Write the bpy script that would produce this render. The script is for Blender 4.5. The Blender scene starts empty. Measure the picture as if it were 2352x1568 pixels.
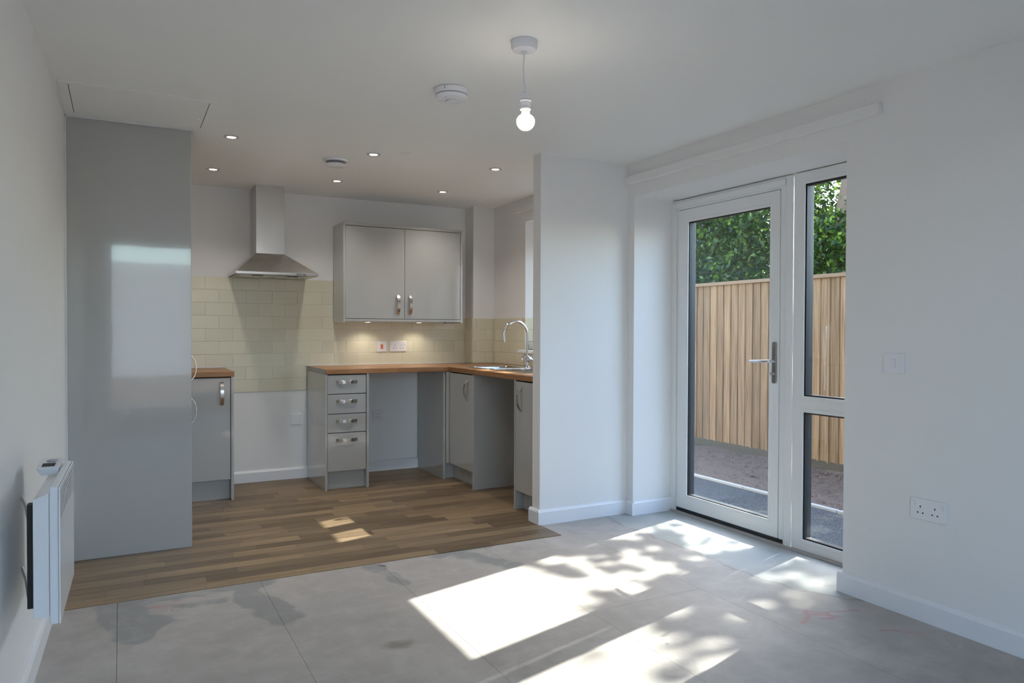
import bpy, math, random
import numpy as np
from mathutils import Vector, Matrix
random.seed(7); rng = np.random.default_rng(7)
scene = bpy.context.scene
COL = scene.collection
PI = math.pi

# ------------------------------------------------------------------ camera, sky, sun, exposure
YAW, PITCH, ROLL, CAMH, FPX = .4907, -.0153, .0034, 1.207, 1681.92
fwd = Vector((math.sin(YAW)*math.cos(PITCH), math.cos(YAW)*math.cos(PITCH), math.sin(PITCH)))
rt0 = Vector((math.cos(YAW), -math.sin(YAW), 0)); up0 = rt0.cross(fwd)
cx = rt0*math.cos(ROLL)+up0*math.sin(ROLL); cy = -rt0*math.sin(ROLL)+up0*math.cos(ROLL); cz = -fwd
cam_d = bpy.data.cameras.new('camera'); cam = bpy.data.objects.new('camera', cam_d); COL.objects.link(cam)
cam.matrix_world = Matrix(((cx.x, cy.x, cz.x, 0), (cx.y, cy.y, cz.y, 0), (cx.z, cy.z, cz.z, CAMH), (0, 0, 0, 1)))
cam_d.sensor_width = 36; cam_d.lens = 36*FPX/2352; cam_d.clip_start = .02; cam_d.clip_end = 500
scene.camera = cam

SUN = Vector((.965*math.cos(math.radians(40.03)), .263*math.cos(math.radians(40.03)), math.sin(math.radians(40.03)))).normalized()
W = bpy.data.worlds.new('world'); scene.world = W; W.use_nodes = True
wn = W.node_tree.nodes; wl = W.node_tree.links; wn.clear()
sky = wn.new('ShaderNodeTexSky'); sky.sky_type = 'NISHITA'; sky.sun_disc = False
sky.sun_elevation = math.radians(40.03); sky.sun_rotation = math.atan2(SUN.x, SUN.y); sky.altitude = 50; sky.dust_density = 1.3; sky.air_density = 1
bg = wn.new('ShaderNodeBackground'); bg.inputs['Strength'].default_value = .80
wo = wn.new('ShaderNodeOutputWorld'); wl.new(sky.outputs[0], bg.inputs[0]); wl.new(bg.outputs[0], wo.inputs[0])
sd = bpy.data.lights.new('sun', 'SUN'); sd.energy = 9.5; sd.angle = math.radians(.55); sd.color = (1, .95, .88)
so = bpy.data.objects.new('sun', sd); COL.objects.link(so); so.rotation_euler = SUN.to_track_quat('Z', 'Y').to_euler()
def portal(name, x, y, z, sx, sz, direction):
    d = bpy.data.lights.new(name, 'AREA'); d.shape = 'RECTANGLE'; d.size = sx; d.size_y = sz; d.cycles.is_portal = True
    o = bpy.data.objects.new(name, d); COL.objects.link(o); o.location = (x, y, z)
    o.rotation_euler = Vector(direction).to_track_quat('-Z', 'Z').to_euler()
portal('rear_window_portal', .8, -1.02, 1.22, 1.95, 2.1, (0, 1, 0))
portal('patio_door_portal', 3.39, 3.05, 1.05, 1.6, 2.1, (-1, 0, 0))
portal('kitchen_window_portal', 3.39, 4.68, 1.57, 1.3, 1.1, (-1, 0, 0))
scene.view_settings.view_transform = 'Standard'; scene.view_settings.look = 'None'
scene.view_settings.gamma = 1; scene.view_settings.use_curve_mapping = False
scene.view_settings.exposure = .88
cy_ = scene.cycles
cy_.use_denoising = True; cy_.max_bounces = 10; cy_.diffuse_bounces = 6; cy_.glossy_bounces = 5; cy_.transparent_max_bounces = 16
cy_.use_adaptive_sampling = True; cy_.adaptive_threshold = .035
cy_.caustics_reflective = True; cy_.blur_glossy = .3; cy_.sample_clamp_indirect = 30

# ------------------------------------------------------------------ helpers
class MB:
    def __init__(s, M=None): s.v = []; s.f = []; s.M = M
    def add(s, vs, fs):
        k = len(s.v)
        for p in vs:
            p = Vector(p)
            s.v.append(s.M @ p if s.M else p)
        s.f += [tuple(i+k for i in f) for f in fs]
        return s
    def box(s, x0, y0, z0, x1, y1, z1):
        x0, x1 = min(x0, x1), max(x0, x1); y0, y1 = min(y0, y1), max(y0, y1); z0, z1 = min(z0, z1), max(z0, z1)
        return s.add([(x0,y0,z0),(x1,y0,z0),(x1,y1,z0),(x0,y1,z0),(x0,y0,z1),(x1,y0,z1),(x1,y1,z1),(x0,y1,z1)],
              [(0,3,2,1),(4,5,6,7),(0,1,5,4),(1,2,6,5),(2,3,7,6),(3,0,4,7)])
    def lathe(s, prof, c=(0,0,0), n=32, axis='Z'):
        vs = []; fs = []
        for r, h in prof:
            for i in range(n):
                a = 2*PI*i/n; p = (r*math.cos(a), r*math.sin(a), h)
                if axis == 'Y': p = (p[0], p[2], p[1])
                if axis == 'X': p = (p[2], p[0], p[1])
                vs.append((p[0]+c[0], p[1]+c[1], p[2]+c[2]))
        m = len(prof)
        for j in range(m-1):
            for i in range(n):
                a, b = j*n+i, j*n+(i+1) % n
                fs.append((a, b, b+n, a+n))
        fs.append(tuple(range(n))[::-1]); fs.append(tuple((m-1)*n+i for i in range(n)))
        return s.add(vs, fs)
    def tube(s, pts, r, n=12, closed_ends=True):
        pts = [Vector(p) for p in pts]; vs = []; fs = []
        t = (pts[1]-pts[0]).normalized(); u = t.orthogonal().normalized()
        for k, p in enumerate(pts):
            t2 = ((pts[min(k+1, len(pts)-1)]-pts[max(k-1, 0)])).normalized()
            u = (u-t2*u.dot(t2)).normalized(); w = t2.cross(u)
            rr = r[k] if isinstance(r, (list, tuple)) else r
            for i in range(n):
                a = 2*PI*i/n; vs.append(p+u*math.cos(a)*rr+w*math.sin(a)*rr)
        for k in range(len(pts)-1):
            for i in range(n):
                a, b = k*n+i, k*n+(i+1) % n; fs.append((a, b, b+n, a+n))
        if closed_ends: fs.append(tuple(range(n))[::-1]); fs.append(tuple((len(pts)-1)*n+i for i in range(n)))
        return s.add(vs, fs)
    def prism(s, poly, a, b, axis='Z'):
        """poly of 2D points extruded from a to b along axis (X: poly=(y,z); Y: poly=(x,z); Z: poly=(x,y))"""
        def P(q, h): return {'X': (h, q[0], q[1]), 'Y': (q[0], h, q[1]), 'Z': (q[0], q[1], h)}[axis]
        n = len(poly)
        return s.add([P(q, a) for q in poly]+[P(q, b) for q in poly],
              [tuple(range(n))[::-1], tuple(range(n, 2*n))]+[(i, (i+1) % n, (i+1) % n+n, i+n) for i in range(n)])
    def strap(s, pts, w, th, wdir):
        """flat strap along pts, width w along wdir, thickness th"""
        pts = [Vector(p) for p in pts]; wd = Vector(wdir).normalized(); vs = []; fs = []
        for k, p in enumerate(pts):
            t = (pts[min(k+1, len(pts)-1)]-pts[max(k-1, 0)]).normalized(); nrm = t.cross(wd).normalized()
            for a, b in ((-1,-1),(1,-1),(1,1),(-1,1)): vs.append(p+wd*(a*w/2)+nrm*(b*th/2))
        for k in range(len(pts)-1):
            for i in range(4):
                a, b = k*4+i, k*4+(i+1) % 4; fs.append((a, b, b+4, a+4))
        fs.append((0,1,2,3)[::-1]); e = (len(pts)-1)*4; fs.append((e, e+1, e+2, e+3))
        return s.add(vs, fs)
    def build(s, name, mat, parent=None, bevel=0, smooth=False, segs=2):
        vs = s.v
        if parent is not None:
            off = Vector((0,0,0)); p = parent
            while p is not None: off = off+p.location; p = p.parent
        else:
            xs = [p.x for p in vs]; ys = [p.y for p in vs]; zs = [p.z for p in vs]
            off = Vector(((min(xs)+max(xs))/2, (min(ys)+max(ys))/2, min(zs)))
        me = bpy.data.meshes.new(name); me.from_pydata([p-off for p in vs], [], s.f)
        import bmesh
        bm = bmesh.new(); bm.from_mesh(me); bmesh.ops.recalc_face_normals(bm, faces=bm.faces); bm.to_mesh(me); bm.free()
        me.materials.append(mat)
        o = bpy.data.objects.new(name, me); COL.objects.link(o)
        if parent is not None: o.parent = parent
        else: o.location = off
        if smooth:
            for p in me.polygons: p.use_smooth = True
            me.set_sharp_from_angle(angle=math.radians(35))
        if bevel:
            m = o.modifiers.new('bevel', 'BEVEL'); m.width = bevel; m.segments = segs; m.limit_method = 'ANGLE'; m.angle_limit = math.radians(40)
            m.harden_normals = False
        return o
def tag(o, label=None, cat=None, group=None, kind=None):
    if label: o['label'] = label
    if cat: o['category'] = cat
    if group: o['group'] = group
    if kind: o['kind'] = kind
    return o
def thing(name, loc, label, cat, group=None):
    o = bpy.data.objects.new(name, None); o.empty_display_size = .1; COL.objects.link(o); o.location = loc
    return tag(o, label, cat, group)
def struct(name, mb, mat, bevel=0):
    return tag(mb.build(name, mat, None, bevel), kind='structure')
def sroot(name, loc):
    o = bpy.data.objects.new(name, None); COL.objects.link(o); o.location = loc; o['kind'] = 'structure'; return o
def dup(root, loc, label=None):
    r = root.copy(); COL.objects.link(r); r.location = loc
    if label: r['label'] = label
    for ch in list(root.children):
        c = ch.copy(); COL.objects.link(c); c.parent = r
        for g in list(ch.children):
            d = g.copy(); COL.objects.link(d); d.parent = c
    return r
def slab(mb, axis, t0, t1, ae, be, holes):
    """wall slab with rectangular holes as one connected mesh. axis X: a=y,b=z; axis Y: a=x,b=z; axis Z: a=x,b=y"""
    ae = sorted(set(ae)); be = sorted(set(be))
    def solid(i, j):
        if i < 0 or j < 0 or i >= len(ae)-1 or j >= len(be)-1: return False
        ca, cb = (ae[i]+ae[i+1])/2, (be[j]+be[j+1])/2
        return not any(h[0] < ca < h[1] and h[2] < cb < h[3] for h in holes)
    idx = {}; vs = []; fs = []
    def V(i, j, k):
        if (i, j, k) not in idx:
            a, b, t = ae[i], be[j], (t0, t1)[k]
            idx[i, j, k] = len(vs); vs.append({'X': (t, a, b), 'Y': (a, t, b), 'Z': (a, b, t)}[axis])
        return idx[i, j, k]
    for i in range(len(ae)-1):
        for j in range(len(be)-1):
            if not solid(i, j): continue
            fs.append((V(i,j,0), V(i,j+1,0), V(i+1,j+1,0), V(i+1,j,0))); fs.append((V(i,j,1), V(i+1,j,1), V(i+1,j+1,1), V(i,j+1,1)))
            if not solid(i-1, j): fs.append((V(i,j,0), V(i,j,1), V(i,j+1,1), V(i,j+1,0)))
            if not solid(i+1, j): fs.append((V(i+1,j,0), V(i+1,j+1,0), V(i+1,j+1,1), V(i+1,j,1)))
            if not solid(i, j-1): fs.append((V(i,j,0), V(i+1,j,0), V(i+1,j,1), V(i,j,1)))
            if not solid(i, j+1): fs.append((V(i,j+1,0), V(i,j+1,1), V(i+1,j+1,1), V(i+1,j+1,0)))
    return mb.add(vs, fs)
def rrect(x0, y0, x1, y1, r, n=6):
    out = []
    for (cx_, cy2, a0) in ((x1-r, y1-r, 0), (x0+r, y1-r, 90), (x0+r, y0+r, 180), (x1-r, y0+r, 270)):
        for k in range(n+1):
            a = math.radians(a0+90*k/n); out.append((cx_+r*math.cos(a), cy2+r*math.sin(a)))
    return out
def frameM(o, u, w, n):
    """local x=u, y=n(out), z=w"""
    u, w, n, o = Vector(u), Vector(w), Vector(n), Vector(o)
    return Matrix(((u.x, n.x, w.x, o.x), (u.y, n.y, w.y, o.y), (u.z, n.z, w.z, o.z), (0, 0, 0, 1)))

# ------------------------------------------------------------------ materials
def srgb(r, g, b):
    f = lambda c: (c/255/12.92) if c/255 <= .04045 else ((c/255+.055)/1.055)**2.4
    return (f(r), f(g), f(b), 1)
class NT:
    def __init__(s, name):
        s.m = bpy.data.materials.new(name); s.m.use_nodes = True; s.n = s.m.node_tree.nodes; s.l = s.m.node_tree.links
        s.b = s.n['Principled BSDF']; s.o = s.n['Material Output']
    def N(s, t, **k):
        x = s.n.new(t)
        for a, v in k.items(): setattr(x, a, v)
        return x
    def L(s, a, b): s.l.new(a, b)
    def val(s, sock, v):
        if hasattr(v, 'node'): s.l.new(v, sock)
        else: sock.default_value = v
    def math(s, op, a, b=0, c=0, clamp=False):
        x = s.N('ShaderNodeMath', operation=op, use_clamp=clamp); s.val(x.inputs[0], a); s.val(x.inputs[1], b); s.val(x.inputs[2], c); return x.outputs[0]
    def coord(s, kind='Object'): return s.N('ShaderNodeTexCoord').outputs[kind]
    def pos(s): return s.N('ShaderNodeNewGeometry').outputs['Position']
    def mapping(s, v, scale=(1,1,1), rot=(0,0,0), loc=(0,0,0)):
        x = s.N('ShaderNodeMapping'); s.L(v, x.inputs[0]); x.inputs['Scale'].default_value = scale; x.inputs['Rotation'].default_value = rot; s.val(x.inputs['Location'], loc); return x.outputs[0]
    def noise(s, v, scale=5, detail=4, rough=.5, dist=0, out=0):
        x = s.N('ShaderNodeTexNoise'); s.L(v, x.inputs['Vector']); x.inputs['Scale'].default_value = scale; x.inputs['Detail'].default_value = detail
        x.inputs['Roughness'].default_value = rough; x.inputs['Distortion'].default_value = dist; return x.outputs[out]
    def ramp(s, f, stops, interp='LINEAR'):
        x = s.N('ShaderNodeValToRGB'); s.L(f, x.inputs[0]); cr = x.color_ramp; cr.interpolation = interp
        while len(cr.elements) < len(stops): cr.elements.new(.5)
        for e, (p, c) in zip(cr.elements, stops): e.position = p; e.color = c if len(c) == 4 else (*c, 1)
        return x.outputs[0]
    def mix(s, f, a, b, mode='MIX'):
        x = s.N('ShaderNodeMix', data_type='RGBA', blend_type=mode); s.val(x.inputs[0], f); s.val(x.inputs[6], a); s.val(x.inputs[7], b); return x.outputs[2]
    def bump(s, h, strength=.2, dist=.005):
        x = s.N('ShaderNodeBump'); x.inputs['Strength'].default_value = strength; x.inputs['Distance'].default_value = dist; s.L(h, x.inputs['Height']); s.L(x.outputs[0], s.b.inputs['Normal'])
    def set(s, color=None, rough=.5, metal=0, spec=.5, coat=0, coatr=.03):
        if color is not None: s.val(s.b.inputs['Base Color'], color)
        s.val(s.b.inputs['Roughness'], rough); s.b.inputs['Metallic'].default_value = metal; s.b.inputs['Specular IOR Level'].default_value = spec
        s.b.inputs['Coat Weight'].default_value = coat; s.b.inputs['Coat Roughness'].default_value = coatr; return s
def paint(name, col, rough=.6, bump=.05, spec=.3, scale=60):
    t = NT(name); p = t.pos(); n = t.noise(p, 1.3, 3); c = t.mix(n, tuple(x*.97 for x in col[:3])+(1,), tuple(min(1, x*1.02) for x in col[:3])+(1,))
    t.set(c, rough, spec=spec)
    if bump: t.bump(t.noise(p, scale, 3), bump, .002)
    return t.m
M_wall = paint('wall_paint', (.83, .825, .82), .55)
M_ceil = paint('ceiling_paint', (.88, .88, .865), .45, .02)
M_trim = paint('satin_white_paint', (.82, .83, .86), .3, .02, .5)
M_upvc = paint('white_upvc', (.84, .85, .85), .25, 0, .5)
M_plast = paint('white_plastic', (.82, .82, .85), .25, 0, .5)
M_heater = paint('white_enamel', (.80, .82, .85), .15, 0, .5)
M_gasket = NT('black_rubber').set((.012, .014, .016, 1), .5).m
M_anth = NT('anthracite_outer_frame').set((.02, .028, .034, 1), .45).m
M_dark = NT('dark_hole').set((.02, .02, .02, 1), .6).m
M_grey = NT('plastic_grey_band').set((.35, .36, .42, 1), .4).m
M_grey2 = NT('brushed_white_metal').set((.55, .55, .56, 1), .3).m
M_orange = NT('orange_rocker').set((.75, .13, .02, 1), .3).m
def gloss():
    t = NT('grey_gloss_laminate'); t.set((.435, .43, .41, 1), .08, spec=.7, coat=.8, coatr=.02)
    x = t.N('ShaderNodeBump'); x.inputs['Strength'].default_value = .02; x.inputs['Distance'].default_value = .01
    t.L(t.noise(t.pos(), 5, 1), x.inputs['Height']); t.L(x.outputs[0], t.b.inputs['Normal']); t.L(x.outputs[0], t.b.inputs['Coat Normal']); return t.m
M_gloss = gloss()
M_matt = NT('grey_matt_edging').set((.30, .31, .315, 1), .35, spec=.4).m
M_carc = NT('gap_shade_carcass').set((.07, .07, .07, 1), .7, spec=.2).m  # near-black colour stands in for shade in the gaps between fronts
def steel(name, rough, aniso_axis, col=(.62, .60, .57, 1)):
    t = NT(name); p = t.coord(); sc = {'X': (2, 400, 400), 'Z': (400, 400, 2), 'Y': (400, 2, 400)}[aniso_axis]
    n = t.noise(t.mapping(p, sc), 1, 3); t.set(t.mix(n, tuple(c*.95 for c in col[:3])+(1,), col), t.math('MULTIPLY_ADD', n, .05, rough-.025), 1.0)
    t.bump(n, .01, .0003); return t.m
M_steel = steel('brushed_steel', .27, 'X'); M_steelv = steel('brushed_steel_chimney', .22, 'Z', (.66, .65, .63, 1))
M_sink = NT('sink_steel').set((.62, .62, .62, 1), .09, 1).m
M_chrome = NT('chrome').set((.78, .79, .82, 1), .06, 1).m
M_nickel = NT('satin_nickel').set((.58, .55, .51, 1), .22, 1).m
M_silver = NT('dark_chrome').set((.30, .28, .26, 1), .2, 1).m
def tilem():
    t = NT('cream_tile_glaze'); r = t.N('ShaderNodeObjectInfo').outputs['Random']
    c = t.mix(r, (.68, .65, .50, 1), (.74, .70, .54, 1)); t.set(c, .22, spec=.5); t.bump(t.noise(t.pos(), 9, 2), .06, .01); return t.m
M_tile = tilem(); M_grout = paint('pale_grout', (.72, .71, .66), .8, 0)
M_seal = NT('silicone_bead').set((.78, .79, .80, 1), .3).m
def woodtop(name, ax):
    t = NT(name); p = t.pos()
    v = t.mapping(p, (1, 1, 1), (0, 0, 0 if ax == 'X' else PI/2))
    br = t.N('ShaderNodeTexBrick'); t.L(v, br.inputs[0]); br.offset = .37; br.inputs['Scale'].default_value = 1; br.inputs['Mortar Size'].default_value = 0
    br.inputs['Brick Width'].default_value = .38; br.inputs['Row Height'].default_value = .042; br.inputs['Color1'].default_value = (0,0,0,1); br.inputs['Color2'].default_value = (1,1,1,1)
    g = t.noise(t.mapping(v, (3, 60, 60)), 1, 5, .6, .3)
    c1 = t.ramp(g, [(.3, (.27, .13, .055)), (.7, (.44, .235, .11))]); c2 = t.ramp(br.outputs[0], [(0, (.75, .72, .7)), (1, (1.12, 1.08, 1.0))])
    t.set(t.mix(1, c1, c2, 'MULTIPLY'), .38, spec=.45); t.bump(g, .05, .001); return t.m
M_topx = woodtop('oak_block_worktop_x', 'X'); M_topy = woodtop('oak_block_worktop_y', 'Y')
def plankm():
    t = NT('oak_vinyl'); oi = t.N('ShaderNodeObjectInfo').outputs['Random']; p = t.pos()
    sh = t.N('ShaderNodeCombineXYZ'); t.L(t.math('MULTIPLY', oi, 37.0), sh.inputs[0]); t.L(t.math('MULTIPLY', oi, 11.0), sh.inputs[2])
    v = t.N('ShaderNodeVectorMath', operation='ADD'); t.L(p, v.inputs[0]); t.L(sh.outputs[0], v.inputs[1])
    g = t.noise(t.mapping(v.outputs[0], (2.5, 42, 10)), 1, 6, .62, .5); g2 = t.noise(t.mapping(v.outputs[0], (1.2, 9, 3)), 1, 3, .5, 1.2)
    base = t.ramp(g, [(.28, (.15, .10, .058)), (.55, (.27, .19, .11)), (.8, (.34, .25, .16))])
    tone = t.ramp(oi, [(0, (.58, .57, .56)), (.5, (.88, .88, .88)), (1, (1.32, 1.3, 1.24))]); c = t.mix(1, base, tone, 'MULTIPLY')
    c = t.mix(t.math('MULTIPLY', g2, .3), c, (.12, .075, .045, 1)); t.set(c, t.math('MULTIPLY_ADD', g, .15, .36), spec=.4); t.bump(g, .08, .001); return t.m
M_plank = plankm()
def capsule(t, px, py, ax, ay, bx, by):
    """distance in the floor plane from (px,py) to segment a-b"""
    dx, dy = bx-ax, by-ay; L2 = dx*dx+dy*dy+1e-9
    qx = t.math('SUBTRACT', px, ax); qy = t.math('SUBTRACT', py, ay)
    h = t.math('DIVIDE', t.math('ADD', t.math('MULTIPLY', qx, dx), t.math('MULTIPLY', qy, dy)), L2, clamp=True)
    ex = t.math('SUBTRACT', qx, t.math('MULTIPLY', h, dx)); ey = t.math('SUBTRACT', qy, t.math('MULTIPLY', h, dy))
    return t.math('SQRT', t.math('ADD', t.math('MULTIPLY', ex, ex), t.math('MULTIPLY', ey, ey)))
def floorm():
    t = NT('bare_screed_board'); p = t.pos(); oi = t.N('ShaderNodeObjectInfo').outputs['Random']
    big = t.noise(p, 1.6, 5, .6, .4); mid = t.noise(p, 7, 6, .65); fine = t.noise(p, 90, 3, .6)
    c = t.ramp(big, [(.3, (.36, .33, .30)), (.5, (.44, .405, .375)), (.7, (.50, .465, .435))])
    c = t.mix(t.math('MULTIPLY', mid, .8), c, t.ramp(mid, [(.35, (.32, .29, .265)), (.65, (.53, .495, .465))]))
    c = t.mix(t.math('MULTIPLY', oi, .10), c, (.33, .32, .31, 1))
    # noisy coordinates for hand-made edges
    nz = t.N('ShaderNodeTexNoise'); t.L(p, nz.inputs['Vector']); nz.inputs['Scale'].default_value = 6; nz.inputs['Detail'].default_value = 5
    sv = t.N('ShaderNodeSeparateXYZ'); t.L(nz.outputs['Color'], sv.inputs[0]); sp = t.N('ShaderNodeSeparateXYZ'); t.L(p, sp.inputs[0])
    X = t.math('ADD', sp.outputs[0], t.math('MULTIPLY', t.math('SUBTRACT', sv.outputs[0], .5), .16)); Y = t.math('ADD', sp.outputs[1], t.math('MULTIPLY', t.math('SUBTRACT', sv.outputs[1], .5), .16))
    def blob(ax, ay, bx, by, r, soft=.01):
        d = capsule(t, X, Y, ax, ay, bx, by); return t.math('SUBTRACT', 1, t.math('DIVIDE', t.math('SUBTRACT', d, r-soft), 2*soft, clamp=True), clamp=True)
    def union(*a):
        r = a[0]
        for b in a[1:]: r = t.math('MAXIMUM', r, b)
        return r
    # grey levelling-compound patches beside the vinyl
    patch = union(blob(.0, 3.62, .03, 3.28, .09), blob(.1, 3.35, .04, 3.25, .09), blob(.06, 3.62, .6, 3.62, .05), blob(.5, 3.55, .6, 3.15, .075), blob(1.13, 3.6, 1.19, 3.3, .045), blob(1.6, 3.6, 1.78, 3.3, .05), blob(1.5, 3.62, 1.8, 3.66, .04), blob(.22, 3.48, .4, 3.46, .03))
    c = t.mix(t.math('MULTIPLY', patch, .7), c, (.235, .24, .24, 1))
    door = blob(3.30, 2.55, 3.30, 4.0, .54, .008)   # smooth skim coat by the patio door
    c = t.mix(t.math('MULTIPLY', door, .8), c, t.ramp(big, [(.3, (.36, .385, .375)), (.7, (.44, .46, .445))]))
    edge = t.math('MULTIPLY', t.math('SUBTRACT', blob(3.30, 2.55, 3.30, 4.0, .555, .012), door, clamp=True), .55)
    c = t.mix(edge, c, (.20, .175, .13, 1))
    stain = blob(.905, 2.675, .955, 2.665, .038, .02); c = t.mix(t.math('MULTIPLY', stain, .6), c, (.17, .14, .11, 1))
    st2 = blob(1.177, 3.595, 1.18, 3.59, .012, .006); c = t.mix(st2, c, (.12, .10, .08, 1))
    dust = t.ramp(t.noise(p, 3.2, 6, .7, .8), [(.52, (0, 0, 0)), (.72, (1, 1, 1))]); c = t.mix(t.math('MULTIPLY', dust, .55), c, (.56, .53, .50, 1))
    # red spray scribbles
    X2 = t.math('ADD', sp.outputs[0], t.math('MULTIPLY', t.math('SUBTRACT', sv.outputs[0], .5), .05)); Y2 = t.math('ADD', sp.outputs[1], t.math('MULTIPLY', t.math('SUBTRACT', sv.outputs[1], .5), .05))
    def stroke(ax, ay, bx, by, r):
        d = capsule(t, X2, Y2, ax, ay, bx, by); return t.math('SUBTRACT', 1, t.math('DIVIDE', d, r, clamp=True), clamp=True)
    red = union(stroke(2.485, 2.09, 2.56, 2.12, .018), stroke(2.56, 2.12, 2.60, 2.17, .018), stroke(2.60, 2.17, 2.66, 2.11, .016), stroke(2.66, 2.11, 2.65, 2.055, .016), stroke(2.65, 2.055, 2.59, 2.08, .016), stroke(2.57, 2.15, 2.68, 2.06, .016), stroke(2.66, 2.12, 2.82, 2.075, .012), stroke(2.70, 1.895, 2.76, 1.86, .014), stroke(2.74, 1.87, 2.81, 1.80, .012), stroke(.105, 3.52, .16, 3.5, .016), stroke(.105, 3.53, .225, 3.50, .012))
    c = t.mix(t.math('MULTIPLY', t.math('MULTIPLY', red, 1.0, clamp=True), t.math('MULTIPLY_ADD', mid, 1.1, .1), clamp=True), c, (.48, .20, .20, 1))
    speck = t.N('ShaderNodeTexVoronoi'); t.L(p, speck.inputs['Vector']); speck.inputs['Scale'].default_value = 4.5
    sk = t.math('LESS_THAN', speck.outputs['Distance'], .028); c = t.mix(t.math('MULTIPLY', sk, .6), c, (.1, .09, .08, 1))
    speck2 = t.N('ShaderNodeTexVoronoi'); t.L(t.mapping(p, loc=(3.3, 1.7, 0)), speck2.inputs['Vector']); speck2.inputs['Scale'].default_value = 5
    c = t.mix(t.math('MULTIPLY', t.math('LESS_THAN', speck2.outputs['Distance'], .022), .7), c, (.7, .69, .67, 1))
    c = t.mix(t.math('MULTIPLY', fine, .12), c, (.25, .24, .23, 1))
    t.set(c, .55, spec=.35); t.bump(t.math('ADD', fine, t.math('MULTIPLY', mid, 2.0)), .12, .002); return t.m
M_floor = floorm(); M_slab = NT('dark_floor_joint').set((.16, .15, .14, 1), .9).m
def fencem():
    t = NT('new_fence_pine'); oi = t.N('ShaderNodeObjectInfo').outputs['Random']; p = t.pos()
    sh = t.N('ShaderNodeCombineXYZ'); t.L(t.math('MULTIPLY', oi, 53.0), sh.inputs[2]); t.L(t.math('MULTIPLY', oi, 19.0), sh.inputs[1])
    v = t.N('ShaderNodeVectorMath', operation='ADD'); t.L(p, v.inputs[0]); t.L(sh.outputs[0], v.inputs[1])
    kn = t.N('ShaderNodeTexVoronoi'); t.L(t.mapping(v.outputs[0], (0, 9, 2.2)), kn.inputs['Vector']); kn.inputs['Scale'].default_value = 1
    kd = t.math('SUBTRACT', 1, t.math('DIVIDE', kn.outputs['Distance'], .17, clamp=True))
    warp = t.math('MULTIPLY', t.math('SUBTRACT', 1, t.math('DIVIDE', kn.outputs['Distance'], .5, clamp=True)), .5)
    g = t.N('ShaderNodeTexNoise'); mv = t.mapping(v.outputs[0], (20, 70, 2.0)); t.L(mv, g.inputs['Vector']); g.inputs['Scale'].default_value = 1; g.inputs['Detail'].default_value = 5; t.L(warp, g.inputs['Distortion'])
    c = t.ramp(g.outputs[0], [(.3, (.18, .105, .05)), (.52, (.32, .205, .115)), (.75, (.42, .29, .18))])
    c = t.mix(1, c, t.ramp(oi, [(0, (.62, .60, .56)), (.5, (.86, .84, .80)), (1, (1.08, 1.05, 1.0))]), 'MULTIPLY')
    c = t.mix(t.math('MULTIPLY', kd, .8), c, (.20, .10, .05, 1)); t.set(c, .7, spec=.2); t.bump(g.outputs[0], .2, .003); return t.m
M_fence = fencem(); M_gravelb = paint('wet_gravel_board', (.085, .072, .052), .8)
M_cap = paint('fence_cap_timber', (.25, .165, .10), .7, .1, .2)
def soilm():
    t = NT('brown_soil'); p = t.pos(); n = t.noise(p, 3, 8, .7); n2 = t.noise(p, 45, 5, .7)
    c = t.ramp(n2, [(.3, (.07, .048, .038)), (.5, (.14, .10, .08)), (.75, (.25, .20, .165))]); c = t.mix(t.math('MULTIPLY', n, .4), c, (.17, .13, .11, 1))
    t.set(c, .95, spec=.1); t.bump(n2, .6, .01); return t.m
M_soil = soilm()
def tarm():
    t = NT('tarmac'); p = t.pos(); v = t.N('ShaderNodeTexVoronoi'); t.L(p, v.inputs['Vector']); v.inputs['Scale'].default_value = 130
    c = t.ramp(v.outputs['Color'], [(.2, (.024, .026, .03)), (.6, (.052, .055, .06)), (.95, (.13, .135, .14))]); t.set(c, .8, spec=.3); t.bump(v.outputs['Distance'], .5, .004); return t.m
M_tar = tarm(); M_conc = paint('concrete_edging', (.42, .40, .38), .85, .2); M_ext = paint('pale_render', (.60, .60, .60), .9, .2)
def glassm(tint=(.93, .96, .95, 1)):
    t = NT('window_glass'); t.n.remove(t.b); tr = t.N('ShaderNodeBsdfTransparent'); tr.inputs[0].default_value = tint
    gl = t.N('ShaderNodeBsdfGlossy'); gl.inputs['Roughness'].default_value = 0.0; gl.inputs[0].default_value = (1, 1, 1, 1)
    fr = t.N('ShaderNodeFresnel'); bf = t.N('ShaderNodeNewGeometry').outputs['Backfacing']; t.L(t.math('MULTIPLY_ADD', bf, 1/1.5-1.5, 1.5), fr.inputs['IOR']); mx = t.N('ShaderNodeMixShader')
    t.L(fr.outputs[0], mx.inputs[0]); t.L(tr.outputs[0], mx.inputs[1]); t.L(gl.outputs[0], mx.inputs[2]); t.L(mx.outputs[0], t.o.inputs[0]); return t.m
M_glass = glassm()
def leafm(name, cols, trans=.5):
    t = NT(name); a = t.N('ShaderNodeAttribute', attribute_name='tone'); c = t.ramp(a.outputs['Fac'], cols)
    t.set(c, .35, spec=.5); tl = t.N('ShaderNodeBsdfTranslucent'); tc = t.mix(1, c, (1.9, 2.1, .9, 1), 'MULTIPLY'); t.L(tc, tl.inputs[0])
    mx = t.N('ShaderNodeMixShader'); mx.inputs[0].default_value = trans; t.L(t.b.outputs[0], mx.inputs[1]); t.L(tl.outputs[0], mx.inputs[2]); t.L(mx.outputs[0], t.o.inputs[0]); return t.m
M_leaf = leafm('laurel_leaf', [(0, (.018, .045, .016)), (.6, (.04, .09, .022)), (1, (.20, .30, .05))], .42)
M_leaf2 = leafm('beech_leaf', [(0, (.018, .045, .013)), (.55, (.045, .095, .02)), (1, (.28, .40, .06))], .5)  # brightest leaf tone is coloured in for sunlit highlights
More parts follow.
